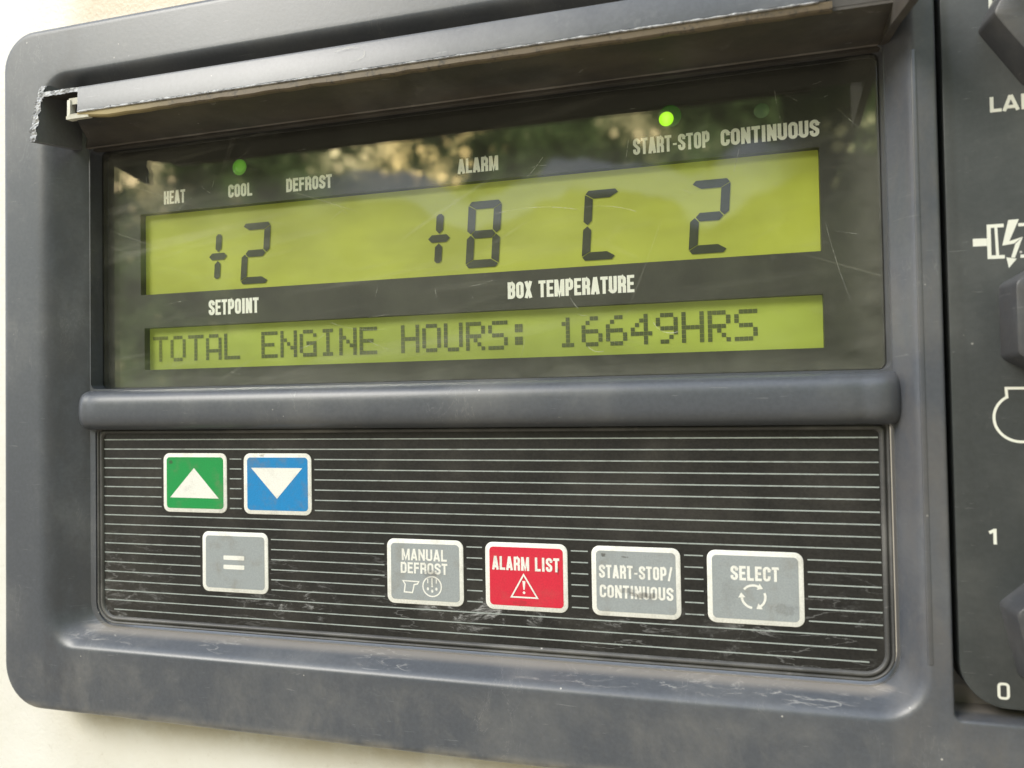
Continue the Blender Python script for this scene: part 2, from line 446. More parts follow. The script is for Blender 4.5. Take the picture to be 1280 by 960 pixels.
def fill(bm, outer, holes, d, mat=0):
    polys = [[Vector((x, z, 0)) for x, z in outer]] + [[Vector((x, z, 0)) for x, z in h] for h in holes]
    vs = [bm.verts.new((p.x, d, p.y)) for pl in polys for p in pl]
    for t in tessellate_polygon(polys):
        try:
            f = bm.faces.new([vs[i] for i in t]); f.material_index = mat
        except ValueError:
            pass

def slab(bm, loop, d_front, d_back, edge=0.15, mat=0):
    """solid plate of a 2D outline, front edges eased; front at d_front (smaller = nearer)"""
    cx = sum(p[0] for p in loop) / len(loop); cz = sum(p[1] for p in loop) / len(loop)
    def ins(q):
        n = len(loop); res = []
        for i in range(n):
            a, b, c = Vector(loop[i - 1]), Vector(loop[i]), Vector(loop[(i + 1) % n])
            e1 = (b - a); e2 = (c - b)
            n1 = Vector((-e1.y, e1.x)); n2 = Vector((-e2.y, e2.x))
            nn = (n1.normalized() if n1.length > 1e-9 else Vector((0, 0))) + (n2.normalized() if n2.length > 1e-9 else Vector((0, 0)))
            nn = nn.normalized() if nn.length > 1e-9 else Vector((0, 0))
            res.append((b.x + nn.x * q, b.y + nn.y * q))
        return res
    rows = loft(bm, [(loop, d_back), (loop, d_front + edge), (ins(edge * 0.3), d_front + edge * 0.3), (ins(edge), d_front)], mat)
    f = bm.faces.new(rows[-1]); f.material_index = mat
    f = bm.faces.new(list(reversed(rows[0]))); f.material_index = mat

def box(bm, x0, x1, d0, d1, z0, z1, mat=0):
    slab(bm, [(x0, z0), (x1, z0), (x1, z1), (x0, z1)], d0, d1, min(0.12, (x1 - x0) * .2, (z1 - z0) * .2), mat)

def prism_x(bm, prof, x0, x1, mat=0, n=1):
    """profile of (depth, z) points extruded along X"""
    rows = []
    for k in range(n + 1):
        x = x0 + (x1 - x0) * k / n
        rows.append([bm.verts.new((x, d, z)) for d, z in prof])
    m_ = len(prof)
    for a, b in zip(rows, rows[1:]):
        for i in range(m_):
            j = (i + 1) % m_
            f = bm.faces.new((a[i], a[j], b[j], b[i])); f.material_index = mat
    for rw in (rows[0], rows[-1]):
        f = bm.faces.new(rw); f.material_index = mat

ZO = [0]
def stroke(bm, pts, t, d, closed=False, mat=0, th=None):
    """flat mitred ribbon along pts (mm); every ribbon sits a hair in front of the last"""
    ZO[0] = (ZO[0] + 1) % 12
    d = d - ZO[0] * 0.006
    P = [Vector(p) for p in pts]
    n = len(P)
    L, R = [], []
    for i in range(n):
        if closed:
            a, c = P[i - 1], P[(i + 1) % n]
        else:
            a = P[i - 1] if i else None
            c = P[i + 1] if i < n - 1 else None
        d1 = (P[i] - a).normalized() if a is not None else None
        d2 = (c - P[i]).normalized() if c is not None else None
        if d1 is None: d1 = d2
        if d2 is None: d2 = d1
        n1 = Vector((-d1.y, d1.x)); n2 = Vector((-d2.y, d2.x))
        mv = (n1 + n2)
        if mv.length < 1e-6: mv = n1.copy()
        mv.normalize()
        k = min(1 / max(0.35, mv.dot(n1)), 1.8)
        L.append(P[i] + mv * (t / 2 * k)); R.append(P[i] - mv * (t / 2 * k))
    vl = [bm.verts.new((p.x, d, p.y)) for p in L]
    vr = [bm.verts.new((p.x, d, p.y)) for p in R]
    for i in range(n if closed else n - 1):
        j = (i + 1) % n
        f = bm.faces.new((vl[i], vr[i], vr[j], vl[j])); f.material_index = mat

def poly(bm, pts, d, mat=0):
    ZO[0] = (ZO[0] + 1) % 12
    d = d - ZO[0] * 0.006
    vs = [bm.verts.new((x, d, z)) for x, z in pts]
    f = bm.faces.new(vs); f.material_index = mat

def disc(bm, x, z, r, d, n=20, mat=0, rz=None):
    poly(bm, [(x + r * math.cos(2 * math.pi * k / n), z + (rz or r) * math.sin(2 * math.pi * k / n)) for k in range(n)], d, mat)

def arc(cx, cz, r, a0, a1, n=12):
    return [(cx + r * math.cos(math.radians(a0 + (a1 - a0) * k / n)), cz + r * math.sin(math.radians(a0 + (a1 - a0) * k / n))) for k in range(n + 1)]

# condensed sign lettering: centre-line strokes in a box of width w, height h, ribbon width t
def glyph(ch, w, h, t):
    q = t / 2; l, r_, b, u = q, w - q, q, h - q
    c = min(w * 0.42, h * 0.2, (w - t) * 0.6)
    md = h * 0.51
    def rbox(x0, x1, z0, z1):
        k = c * 0.8
        o = []
        for cx, cz, a0 in ((x0 + k, z0 + k, 180), (x1 - k, z0 + k, 270), (x1 - k, z1 - k, 0), (x0 + k, z1 - k, 90)):
            o += arc(cx, cz, k, a0, a0 + 90, 4)
        return o
    k = c * 0.8
    if ch == 'O' or ch == '0': return [(rbox(l, r_, b, u), True)]
    if ch == 'C':
        return [([(r_, u - h * .27), (r_, u - k)] + arc(r_ - k, u - k, k, 0, 90, 4) + arc(l + k, u - k, k, 90, 180, 4) +
                 arc(l + k, b + k, k, 180, 270, 4) + arc(r_ - k, b + k, k, 270, 360, 4) + [(r_, b + h * .27)], False)]
    if ch == 'U':
        return [([(l, h), (l, b + k)] + arc(l + k, b + k, k, 180, 270, 4) + arc(r_ - k, b + k, k, 270, 360, 4) + [(r_, h)], False)]
    if ch == 'S':
        return [([(r_, u - h * .25), (r_, u - k)] + arc(r_ - k, u - k, k, 0, 90, 4) + arc(l + k, u - k, k, 90, 180, 4) +
                 [(l, u - h * .26), (l + w * .12, h * .58), (r_ - w * .12, h * .43), (r_, b + h * .27)] + arc(r_ - k, b + k, k, 0, -90, 4) +
                 arc(l + k, b + k, k, 270, 180, 4) + [(l, b + h * .25)], False)]
    if ch == 'H': return [([(l, 0), (l, h)], 0), ([(r_, 0), (r_, h)], 0), ([(l, md), (r_, md)], 0)]
    if ch == 'E': return [([(w, u), (l, u), (l, b), (w, b)], 0), ([(l, md), (w * .9, md)], 0)]
    if ch == 'F': return [([(w, u), (l, u), (l, 0)], 0), ([(l, md), (w * .9, md)], 0)]
    if ch == 'L': return [([(l, h), (l, b), (w, b)], 0)]
    if ch == 'T': return [([(0, u), (w, u)], 0), ([(w / 2, 0), (w / 2, h)], 0)]
    if ch == 'I': return [([(w / 2, 0), (w / 2, h)], 0)]
    if ch == 'A': return [([(q * .85, 0), (w / 2 - q * .1, h)], 0), ([(w - q * .85, 0), (w / 2 + q * .1, h)], 0), ([(w * .2, h * .25), (w * .8, h * .25)], 0)]
    if ch == 'N': return [([(l, 0), (l, h)], 0), ([(r_, 0), (r_, h)], 0), ([(l, h * .93), (r_, h * .07)], 0)]
    if ch == 'M': return [([(l, 0), (l, h)], 0), ([(r_, 0), (r_, h)], 0), ([(l + q * .3, h * .95), (w / 2, h * .1), (r_ - q * .3, h * .95)], 0)]
    if ch == 'X': return [([(q * .9, 0), (w - q * .9, h)], 0), ([(w - q * .9, 0), (q * .9, h)], 0)]
    bowl = lambda z0, z1: [(l, z1), (r_ - k, z1)] + arc(r_ - k, z1 - k, k, 90, 0, 4) + arc(r_ - k, z0 + k, k, 0, -90, 4) + [(l, z0)]
    if ch == 'P': return [([(l, 0), (l, h)], 0), (bowl(h * .42, u), 0)]
    if ch == 'R': return [([(l, 0), (l, h)], 0), (bowl(h * .47, u), 0), ([(r_ - k * .6, h * .47), (r_, h * .36), (r_, 0)], 0)]
    if ch == 'D': return [([(l, 0), (l, h)], 0), (bowl(b, u), 0)]
    if ch == 'B': return [([(l, 0), (l, h)], 0), (bowl(h * .52, u), 0), (bowl(b, h * .52), 0)]
    if ch == '-': return [([(w * .1, h * .42), (w * .9, h * .42)], 0)]
    if ch == '/': return [([(q, -h * .02), (w - q, h * 1.02)], 0)]
    if ch == '1': return [([(w * .62, 0), (w * .62, h)], 0), ([(w * .05, h * .74), (w * .62, h * .92)], 0)]
    return []
GW = {'I': .22, 'M': .58, '-': .3, '/': .36, ' ': .26, 'A': .47, 'T': .42, 'L': .40, 'E': .40, 'F': .39, 'N': .46, '1': .34}

def text(bm, s, x0, x1, z0, z1, d, t=None, gap=.075, mat=0):
    h = z1 - z0
    t = t or h * .165
    adv = [GW.get(c, .45) for c in s]
    tot = sum(adv) + gap * (len(s) - 1)
    k = (x1 - x0) / tot
    x = x0
    for c, a_ in zip(s, adv):
        wd = a_ * k
        for pts, cl in glyph(c, wd, h, min(t, wd * .42) if c != 'I' else t):
            stroke(bm, [(x + px, z0 + pz) for px, pz in pts], min(t, wd * .42) if c != 'I' else t, d, bool(cl), mat)
        x += wd + gap * k

def tag(o, label, cat, group=None):
    o['label'] = label; o['category'] = cat
    if group: o['group'] = group

def empty(name, x, d, z):
    o = bpy.data.objects.new(name, None)
    o.location = (x * MM, d * MM, z * MM)
    o.empty_display_size = 0.02
    COL.objects.link(o)
    return o

# ------------------------------------------------------------------ housing (painted sheet metal the panel is bolted to)
HD = 7.5
bm = bmesh.new()
HOLE = rr(-48, 408, -76, 136, 8, 8)
HO = lambda q: rr(-520 + q, 560 - q, -460 + q, 420 - q, 20, 8)
fill(bm, HO(3), [HOLE], HD)
loft(bm, [(HO(3), HD), (HO(1), HD + 1), (HO(0), HD + 3), (HO(0), HD + 30)])
loft(bm, [(HOLE, HD), (HOLE, HD + 30)])
bmesh.ops.remove_doubles(bm, verts=bm.verts, dist=0.001)
housing = link('housing', bm, M['housing'], smooth=40)
tag(housing, 'cream white painted metal housing behind the grey control panel', 'housing')

# ------------------------------------------------------------------ control panel
panel = empty('control_panel', 90, 7.4, -86)
tag(panel, 'grey plastic control panel with lit green display above a row of coloured keys', 'control panel')

# bezel ------------------------------------------------------------
FD = -8.0
bm = bmesh.new()
OUT = lambda q: rr(-59.3 - q, 420 + q, -86.0 - q, 146.0 + q, (15 + q, 12, 12, 13 + q), 10)
outer = [(OUT(-2.6), FD), (OUT(-2.0), FD)]
for k in range(1, 7):
    t = math.radians(15 * k)
    outer.append((OUT(-2.0 + 2.0 * math.sin(t)), FD + 2.0 * (1 - math.cos(t))))
outer += [(OUT(0.4), 0.0), (OUT(0.8), 7.0)]
loft(bm, outer)
Arect = (-41.0, 226.8, -63.6, 128.5); Brect = (-30.0, 222.5, -59.1, 123.5)
AR, BR = (12, 11, 10, 10), (8.5, 8.5, 4, 4)
def REC(s, dd, smp=None):
    v = [a_ + (b_ - a_) * s for a_, b_ in zip(Arect, Brect)]
    r = [max(.5, a_ + (b_ - a_) * s) for a_, b_ in zip(AR, BR)]
    return (rr(*v, r, 10), dd)
inner = [REC(-.50, FD), REC(-.28, FD)]
for k in range(1, 10):
    t = k / 9
    # quadratic ease from the flat rim into the sloping wall
    s = (1 - t) ** 2 * (-.28) + t * t * .28
    dd = (1 - t) ** 2 * FD + 2 * t * (1 - t) * FD + t * t * FD * (1 - .28)
    inner.append(REC(s, dd))
inner += [REC(.6, FD * .4), REC(.85, FD * .16), REC(.95, FD * .06), REC(1.0, 0.0)]
loft(bm, inner)
PO = lambda q: rr(232.6 + q, 402 - q, -62.6 + q, 136 - q, max(.4, 1.6 - q), 10)
pocket = [(PO(-1.2), FD), (PO(-.7), FD), (PO(-.45), FD + .1), (PO(-.2), FD + .35), (PO(0), FD + .9), (PO(.2), 3.8)]
rows = loft(bm, pocket)
bm.faces.new(rows[-1])
fill(bm, OUT(-2.6), [REC(-.50, FD)[0], PO(-1.2)], FD)
# floor of the recess with the window and keypad openings
WIN = lambda q: rr(-29.6 + q, 222.2 - q, 21.9 + q, 106.0 - q, 2.0, 10)
KEY = lambda q: rr(-27.8 + q, 222.3 - q, -58.7 + q, 8.0 - q, (8.3, 8.3, 1.5, 1.5), 10)
fill(bm, REC(1.0, 0)[0], [WIN(0), KEY(0)], 0.0)
loft(bm, [(WIN(0), 0), (WIN(.15), 5.2)])
loft(bm, [(KEY(0), 0), (KEY(.1), 3.0)])
bmesh.ops.remove_doubles(bm, verts=bm.verts, dist=0.001)
# shallow draft line down the right upright
bezel = link('bezel', bm, M['bezel'], panel, smooth=32)

# thin raised step running down the right upright
bm = bmesh.new()
slab(bm, rr(226.9, 228.1, -50, 100, .5, 4), FD - .22, FD + .3, .2)
link('raised_line', bm, M['bezel'], panel, smooth=40)

# inside of the display box
bm = bmesh.new()
loft(bm, [(WIN(.15), 5.15), (WIN(.2), 13.0)])
link('box_wall', bm, M['black'], panel, smooth=40)

# crossbar between window and keypad ----------------------------------
bm = bmesh.new()
prof = []
zc, hz, dp = 14.6, 6.75, 7.6
for k in range(25):
    t = math.pi * k / 24
    cz_, sd = math.cos(t), math.sin(t)
    ez = abs(cz_) ** (2 / 3.0) * (1 if cz_ > 0 else -1)
    es = abs(sd) ** (2 / 3.0)
    prof.append((1.2 - dp * es, zc + hz * ez))
rows = []
xs = [(-32.0, .80, 4.5), (-31, .93, 2.6), (-29.6, 1.0, 1.2), (-28.2, 1.02, .5), (-27.0, 1.01, .3), (-25.8, .985, .35), (-24.6, .99, .2), (-22.5, 1.0, 0)]
xs += [(-20 + 8 * k, 1.0, 0) for k in range(29)] + [(213.2, 1.0, 0), (213.7, .985, .2), (215.5, .985, .18), (217.5, 1.0, .1), (219.2, 1.01, .35), (220.7, 1.02, .9), (222.0, 1.03, 1.8), (223.1, 1.03, 3.0), (224.0, 1.03, 4.6)]
for x, sc, off in xs:
    rows.append([bm.verts.new((x, d_ + off, zc + (z_ - zc) * sc)) for d_, z_ in prof])
for a_, b_ in zip(rows, rows[1:]):
    for i in range(len(prof) - 1):
        bm.faces.new((a_[i], a_[i + 1], b_[i + 1], b_[i]))
link('crossbar', bm, M['bezel'], panel, smooth=60)

# keypad gasket -------------------------------------------------------
bm = bmesh.new()
KG = lambda q: rr(-27.4 + q, 221.9 - q, -58.3 + q, 9.5 - q, (max(1, 8 - q), max(1, 8 - q), 1.5, 1.5), 10)
loft(bm, [(KG(.5), 2.0), (KG(.5), .05), (KG(.65), -.35), (KG(.95), -.5), (KG(1.25), -.35), (KG(1.45), .4), (KG(1.65), .4), (KG(1.85), -.3), (KG(2.25), -.55), (KG(2.65), -.4), (KG(2.95), 0), (KG(3.1), .6)])
link('gasket', bm, M['gasket'], panel, smooth=70)

# keypad with its printed lines ----------------------------------------
KW, KH = 24.55, 19.46
keys = [('green', 0, 0), ('blue', 30.91, 0), ('equals', 15.06, -25.45), ('defrost', 81.02, -25.65), ('alarm', 112.38, -25.65),
        ('start', 143.82, -25.65), ('select', 175.38, -25.65)]
bm = bmesh.new()
slab(bm, KG(2.7), 0.3, 1.6, .05)
for k in range(20):
    z = 7.7 - 3.19 * k
    xl, xr = -24.6, 218.6
    if k >= 18: xl, xr = (-23.2, 217.0) if k == 18 else (-20.5, 215.2)
    segs = [(xl, xr)]
    for nm, kx, kz in keys:
        if kz - KH - .7 < z < kz + .7:
            ns = []
            for a_, b_ in segs:
                if kx - 1.0 > a_ and kx + KW + 1.0 < b_:
                    ns += [(a_, kx - 1.0), (kx + KW + 1.0, b_)]
                else:
                    ns.append((a_, b_))
            segs = ns
    for a_, b_ in segs:
        f = bm.faces.new([bm.verts.new(v) for v in ((a_, .27, z - .17), (b_, .27, z - .17), (b_, .27, z + .17), (a_, .27, z + .17))])
        f.material_index = 1
link('keypad', bm, [M['film'], M['stripe']], panel)

# keys -----------------------------------------------------------------
KLAB = dict(green='green key with a white triangle pointing up', blue='blue key with a white triangle pointing down',
            equals='grey key with two white bars like an equals sign', defrost='grey key reading MANUAL DEFROST',
            alarm='red key reading ALARM LIST with a warning triangle', start='grey key reading START-STOP/ CONTINUOUS',
            select='grey key reading SELECT with circling arrows')
KCOL = dict(green='key_green', blue='key_blue', alarm='key_red')
for nm, kx, kz in keys:
    bm = bmesh.new()
    slab(bm, rr(kx, kx + KW, kz - KH, kz, 2.3, 8), .10, .5, .12)
    key = link('key', bm, M['key_white'], panel, smooth=50, label=KLAB[nm])
    bm = bmesh.new()
    b = 1.3
    slab(bm, rr(kx + b, kx + KW - b, kz - KH + b, kz - b, 1.2, 8), .05, .3, .03)
    link('key_face', bm, M[KCOL.get(nm, 'key_grey')], key)
    bm = bmesh.new()
    d = .03
    X = lambda v: kx + v
    Z = lambda v: kz - v
    if nm == 'green':
        poly(bm, [(X(2.7), Z(14.65)), (X(21.5), Z(14.75)), (X(12.05), Z(4.86))], d)
    elif nm == 'blue':
        poly(bm, [(X(2.8), Z(4.6)), (X(12.2), Z(14.4)), (X(21.4), Z(4.6))], d)
    elif nm == 'equals':
        for z0, z1 in ((7.6, 9.0), (10.6, 12.0)):
            poly(bm, rr(X(8.05), X(15.85), Z(z1), Z(z0), .3, 3), d)
    elif nm == 'defrost':
        text(bm, 'MANUAL', X(4.9), X(19.4), Z(6.35), Z(2.9), d, t=.62)
        text(bm, 'DEFROST', X(4.5), X(19.55), Z(10.25), Z(6.95), d, t=.62)
        link('lettering', bm, M['key_white'], key, label='white words reading MANUAL DEFROST'); bm = bmesh.new()
        cx, cz = X(14.6), Z(13.9)
        stroke(bm, arc(cx, cz, 2.95, 0, 345, 23), .42, d, True)
        for ox in (-1.35, 0, 1.35):
            stroke(bm, [(cx + ox, cz + (2.2 if ox else 2.6)), (cx + ox, cz + (.95 if ox else .35))], .36, d)
            disc(bm, cx + ox, cz - (.7 if ox else 1.35), .36, d, 10, rz=.5)
        disc(bm, cx, cz + .05, .3, d, 8)
        stroke(bm, [(X(5.2), Z(12.55)), (X(10.3), Z(12.65)), (X(9.9), Z(13.35)), (X(8.8), Z(13.6)), (X(8.6), Z(14.6)), (X(8.2), Z(16.0)),
                    (X(5.6), Z(15.9)), (X(5.9), Z(13.6))], .42, d, True)
    elif nm == 'alarm':
        text(bm, 'ALARM LIST', X(2.15), X(22.2), Z(7.95), Z(4.0), d, t=.72)
        link('lettering', bm, M['key_white'], key, label='white words reading ALARM LIST'); bm = bmesh.new()
        stroke(bm, [(X(11.6), Z(9.1)), (X(7.85), Z(15.6)), (X(15.6), Z(15.6))], .5, d, True)
        poly(bm, [(X(11.2), Z(10.9)), (X(11.45), Z(13.4)), (X(11.85), Z(13.4)), (X(12.1), Z(10.9))], d)
        disc(bm, X(11.65), Z(14.25), .4, d, 10)
    elif nm == 'start':
        text(bm, 'START-STOP/', X(2.1), X(22.4), Z(8.9), Z(5.2), d, t=.66)
        text(bm, 'CONTINUOUS', X(2.2), X(22.5), Z(14.35), Z(10.75), d, t=.66)
    else:
        text(bm, 'SELECT', X(6.1), X(18.4), Z(7.85), Z(4.0), d, t=.72)
        link('lettering', bm, M['key_white'], key, label='white word reading SELECT'); bm = bmesh.new()
        cx, cz, r = X(11.85), Z(12.05), 3.0
        for a0 in (150, 30, -90):
            stroke(bm, arc(cx, cz, r, a0 - 8, a0 - 84, 10), .62, d)
            ae = math.radians(a0 - 84)
            px, pz = cx + r * math.cos(ae), cz + r * math.sin(ae)
            tx, tz = math.sin(ae), -math.cos(ae)
            nx, nz = math.cos(ae), math.sin(ae)
            poly(bm, [(px + nx * .95, pz + nz * .95), (px + tx * 1.35, pz + tz * 1.35), (px - nx * .95, pz - nz * .95)], d)
    link('lettering' if nm == 'start' else 'symbol', bm, M['key_white'], key)

# display --------------------------------------------------------------
PD, LD = 8.0, 10.6
LA = (-15.73, 207.24, 54.73, 83.19); LB = (-14.25, 207.37, 28.40, 43.05)
bm = bmesh.new()
fill(bm, rr(-29.4, 222.0, 22.1, 105.8, 1.8, 6), [rr(*LA, .35, 3), rr(*LB, .35, 3)], PD)
loft(bm, [(rr(*LA, .35, 3), PD), (rr(*LA, .35, 3), LD + .2)])
loft(bm, [(rr(*LB, .35, 3), PD), (rr(*LB, .35, 3), LD + .2)])
bmesh.ops.remove_doubles(bm, verts=bm.verts, dist=0.001)
plate = link('display_plate', bm, M['plate'], panel)
d = PD - .03
for s, x0, x1, z0, z1 in (('HEAT', -5.75, 3.02, 85.85, 90.45), ('COOL', 20.27, 29.64, 85.9, 90.35), ('DEFROST', 42.6, 59.5, 85.75, 90.2),
                          ('ALARM', 102.9, 116.0, 85.9, 90.45), ('START-STOP', 156.95, 178.45, 86.15, 90.85), ('CONTINUOUS', 181.5, 207.4, 86.1, 90.75),
                          ('SETPOINT', 12.18, 31.73, 46.35, 51.5), ('BOX TEMPERATURE', 118.35, 156.5, 46.3, 51.35)):
    bm = bmesh.new()
    text(bm, s, x0, x1, z0, z1, d, t=(z1 - z0) * .205, gap=.055)
    link('lettering', bm, M['white'], plate, label='white printed word reading ' + s)

def dome(bm, x, z, r, d0, hgt):
    C = lambda q: [(x + q * math.cos(2 * math.pi * k / 24), z + q * math.sin(2 * math.pi * k / 24)) for k in range(24)]
    rows = loft(bm, [(C(r * math.cos(t)), d0 - hgt * math.sin(t)) for t in (0, .25, .5, .8, 1.1, 1.4)])
    bm.faces.new(rows[-1])
for (x, z, r), lens, core, (ox, oz, cr), lab in (
        ((24.75, 95.9, 2.7), 'led_dim', 'led_mid', (.35, .1, 1.9), 'softly glowing green indicator light above COOL'),
        ((167.6, 96.3, 3.2), 'led_halo', 'led_bright', (-1.0, -.75, 2.1), 'bright green indicator light above START-STOP'),
        ((192.6, 94.9, 2.1), 'led_off', None, (0, 0, 0), 'unlit indicator light above CONTINUOUS')):
    bm = bmesh.new()
    dome(bm, x, z, r, PD - .02, .35)
    lt = link('indicator_light', bm, M[lens], panel, smooth=80, label=lab)
    if core:
        bm = bmesh.new()
        dome(bm, x + ox, z + oz, cr, PD - .25, .6)
        link('led_core', bm, M[core], lt, smooth=80)

# upper screen with segments
bm = bmesh.new()
box(bm, LA[0] - 4, LA[1] + 4, LD, LD + 1.5, LA[2] - 3, LA[3] + 3)
scr = link('screen', bm, M['lcd_a'], panel, label='upper yellow-green screen showing +2, +8, C and 2')
SL = 1.35 / 19.0
KL = (LD + 214.89) / (9.0 + 214.89)      # figures were measured on a plane at depth 9
lx = lambda x: 182.73 + (x - 182.73) * KL
lz = lambda z: 15.28 + (z - 15.28) * KL
def seg_digit(name, on, x0, zb, w_, h_, t_, lab=None):
    """seven-segment figure; x0 = left edge at the foot"""
    bm = bmesh.new()
    g = .17
    xm = lambda x, z: (x0 + x + (z) * SL, zb + z)
    H2 = h_ / 2; c = t_ * .42
    S_ = {
        'a': [(g, h_ - c), (c, h_), (w_ - c, h_), (w_ - g, h_ - c), (w_ - t_ - g * .6, h_ - t_), (t_ + g * .6, h_ - t_)],
        'd': [(g, c), (t_ + g * .6, t_), (w_ - t_ - g * .6, t_), (w_ - g, c), (w_ - c, 0), (c, 0)],
        'g': [(t_ * .55 + g, H2), (t_ + g * .8, H2 + t_ / 2), (w_ - t_ - g * .8, H2 + t_ / 2), (w_ - t_ * .55 - g, H2), (w_ - t_ - g * .8, H2 - t_ / 2), (t_ + g * .8, H2 - t_ / 2)],
        'f': [(0, h_ - c - g), (t_, h_ - t_ - g), (t_, H2 + t_ * .55), (t_ * .5, H2 + g), (0, H2 + t_ * .5)],
        'e': [(0, c + g), (0, H2 - t_ * .5), (t_ * .5, H2 - g), (t_, H2 - t_ * .55), (t_, t_ + g)],
        'b': [(w_, h_ - c - g), (w_, H2 + t_ * .5), (w_ - t_ * .5, H2 + g), (w_ - t_, H2 + t_ * .55), (w_ - t_, h_ - t_ - g)],
        'c': [(w_, c + g), (w_ - t_, t_ + g), (w_ - t_, H2 - t_ * .55), (w_ - t_ * .5, H2 - g), (w_, H2 - t_ * .5)],
    }
    for s in on:
        vs = [bm.verts.new((lx(xm(*p_)[0]), LD - .25, lz(xm(*p_)[1]))) for p_ in S_[s]]
        bm.faces.new(vs)
    link(name, bm, M['segment'], scr, label=lab)
def seg_plus(xc, zc_, w_, h_, t_):
    bm = bmesh.new()
    g = .28
    def bar(pts):
        bm.faces.new([bm.verts.new((lx(xc + x + z * SL), LD - .25, lz(zc_ + z))) for x, z in pts])
    q = t_ / 2
    bar([(-w_ / 2, 0), (-w_ / 2 + q, -q), (w_ / 2 - q, -q), (w_ / 2, 0), (w_ / 2 - q, q), (-w_ / 2 + q, q)])
    for sg in (1, -1):
        pts = [(0, q + g), (-q, q + g + q), (-q, h_ / 2 - q * .6), (-q * .4, h_ / 2), (q * .4, h_ / 2), (q, h_ / 2 - q * .6), (q, q + g + q)]
        bar([(x, z * sg) for x, z in pts])
    link('plus_sign', bm, M['segment'], scr)
seg_digit('digit', 'abged', 24.1, 56.3, 10.6, 20.5, 2.35, 'dark segment figure 2 after the plus sign above SETPOINT')
seg_plus(15.45, 66.4, 7.1, 15.2, 2.35)
seg_digit('digit', 'abcdefg', 104.6, 56.6, 10.7, 20.5, 2.45, 'dark segment figure 8')
seg_plus(96.05, 66.55, 7.3, 15.3, 2.4)
seg_digit('digit', 'afed', 141.0, 56.5, 10.0, 20.7, 2.45, 'dark segment letter C')
seg_digit('digit', 'abged', 171.9, 56.3, 10.6, 20.9, 2.45, 'dark segment figure 2 at the right end')

# lower screen with dot-matrix characters
bm = bmesh.new()
box(bm, LB[0] - 4, LB[1] + 4, LD, LD + 1.5, LB[2] - 3, LB[3] + 3)
scr2 = link('screen', bm, M['lcd_b'], panel, label='lower yellow-green screen reading TOTAL ENGINE HOURS: 16649HRS')
F5 = {
 'T': '11111 00100 00100 00100 00100 00100 00100', 'O': '01110 10001 10001 10001 10001 10001 01110',
 'A': '01110 10001 10001 10001 11111 10001 10001', 'L': '10000 10000 10000 10000 10000 10000 11111',
 'E': '11111 10000 10000 11110 10000 10000 11111', 'N': '10001 10001 11001 10101 10011 10001 10001',
 'G': '01110 10001 10000 10111 10001 10001 01111', 'I': '01110 00100 00100 00100 00100 00100 01110',
 'H': '10001 10001 10001 11111 10001 10001 10001', 'U': '10001 10001 10001 10001 10001 10001 01110',
 'R': '11110 10001 10001 11110 10100 10010 10001', 'S': '01111 10000 10000 01110 00001 00001 11110',
 ':': '00000 01100 01100 00000 01100 01100 00000', '1': '00100 01100 00100 00100 00100 00100 01110',
 '6': '00110 01000 10000 11110 10001 10001 01110', '4': '00010 00110 01010 10010 11111 00010 00010',
 '9': '01110 10001 10001 01111 00001 00010 01100'}
bm = bmesh.new()
for i, ch in enumerate('TOTAL ENGINE HOURS: 16649HRS'):
    if ch == ' ': continue
    for rI, row in enumerate(F5[ch].split()):
        for cI, bit in enumerate(row):
            if bit == '1':
                x = lx(-11.45 + 7.24 * i + 1.25 * cI); z = lz(39.95 - 1.27 * rI)
                s_ = 1.18
                bm.faces.new([bm.verts.new(v) for v in ((x, LD - .15, z - s_), (x + s_, LD - .15, z - s_), (x + s_, LD - .15, z), (x, LD - .15, z))])
link('lettering', bm, M['dot'], scr2, label='dark dots spelling TOTAL ENGINE HOURS: 16649HRS')

# clear window -----------------------------------------------------------
bm = bmesh.new()
slab(bm, WIN(.35), 5.4, 6.6, .25)
win = link('display_window', bm, M['window'], panel, label='clear scratched window over the display')

# scratches on the window
random.seed(5)
bm = bmesh.new()
def scratch(pts, t):
    stroke(bm, pts, t, 5.36)
def curvy(x, z, ang, ln, bend, n=9):
    o = []
    for k in range(n):
        o.append((x, z)); a_ = math.radians(ang + bend * k / n)
        x += math.cos(a_) * ln / n; z += math.sin(a_) * ln / n
    return o
scratch(curvy(138, 45.5, -62, 5, 20), .16)
scratch(curvy(140.5, 40.5, -35, 3, 60), .14)
scratch(curvy(162, 37, -60, 9, 95), .20)
scratch(curvy(143, 31, -50, 6, 80), .16)
scratch(curvy(116, 72, 8, 28, -26), .16)
scratch(curvy(142, 71.5, 3, 18, -30), .12)
scratch(curvy(33, 50.8, 60, 1.4, 0), .14); scratch(curvy(33.4, 50.5, 130, 1.6, 0), .12)
scratch(curvy(208, 62, -78, 26, 8), .07)
scratch(curvy(196, 99, -84, 12, 12), .08); scratch(curvy(150, 100, -80, 8, 10), .08)
scratch(curvy(60, 41.5, -20, 22, 30), .12); scratch(curvy(48, 33.5, 10, 12, 40), .14)
for _ in range(46):
    x, z = random.uniform(-24, 216), random.uniform(24, 102)
    scratch(curvy(x, z, random.uniform(-100, 80), random.uniform(1.2, 9), random.uniform(-25, 25)), random.uniform(.05, .11))
link('scratch', bm, M['scratch'], win)

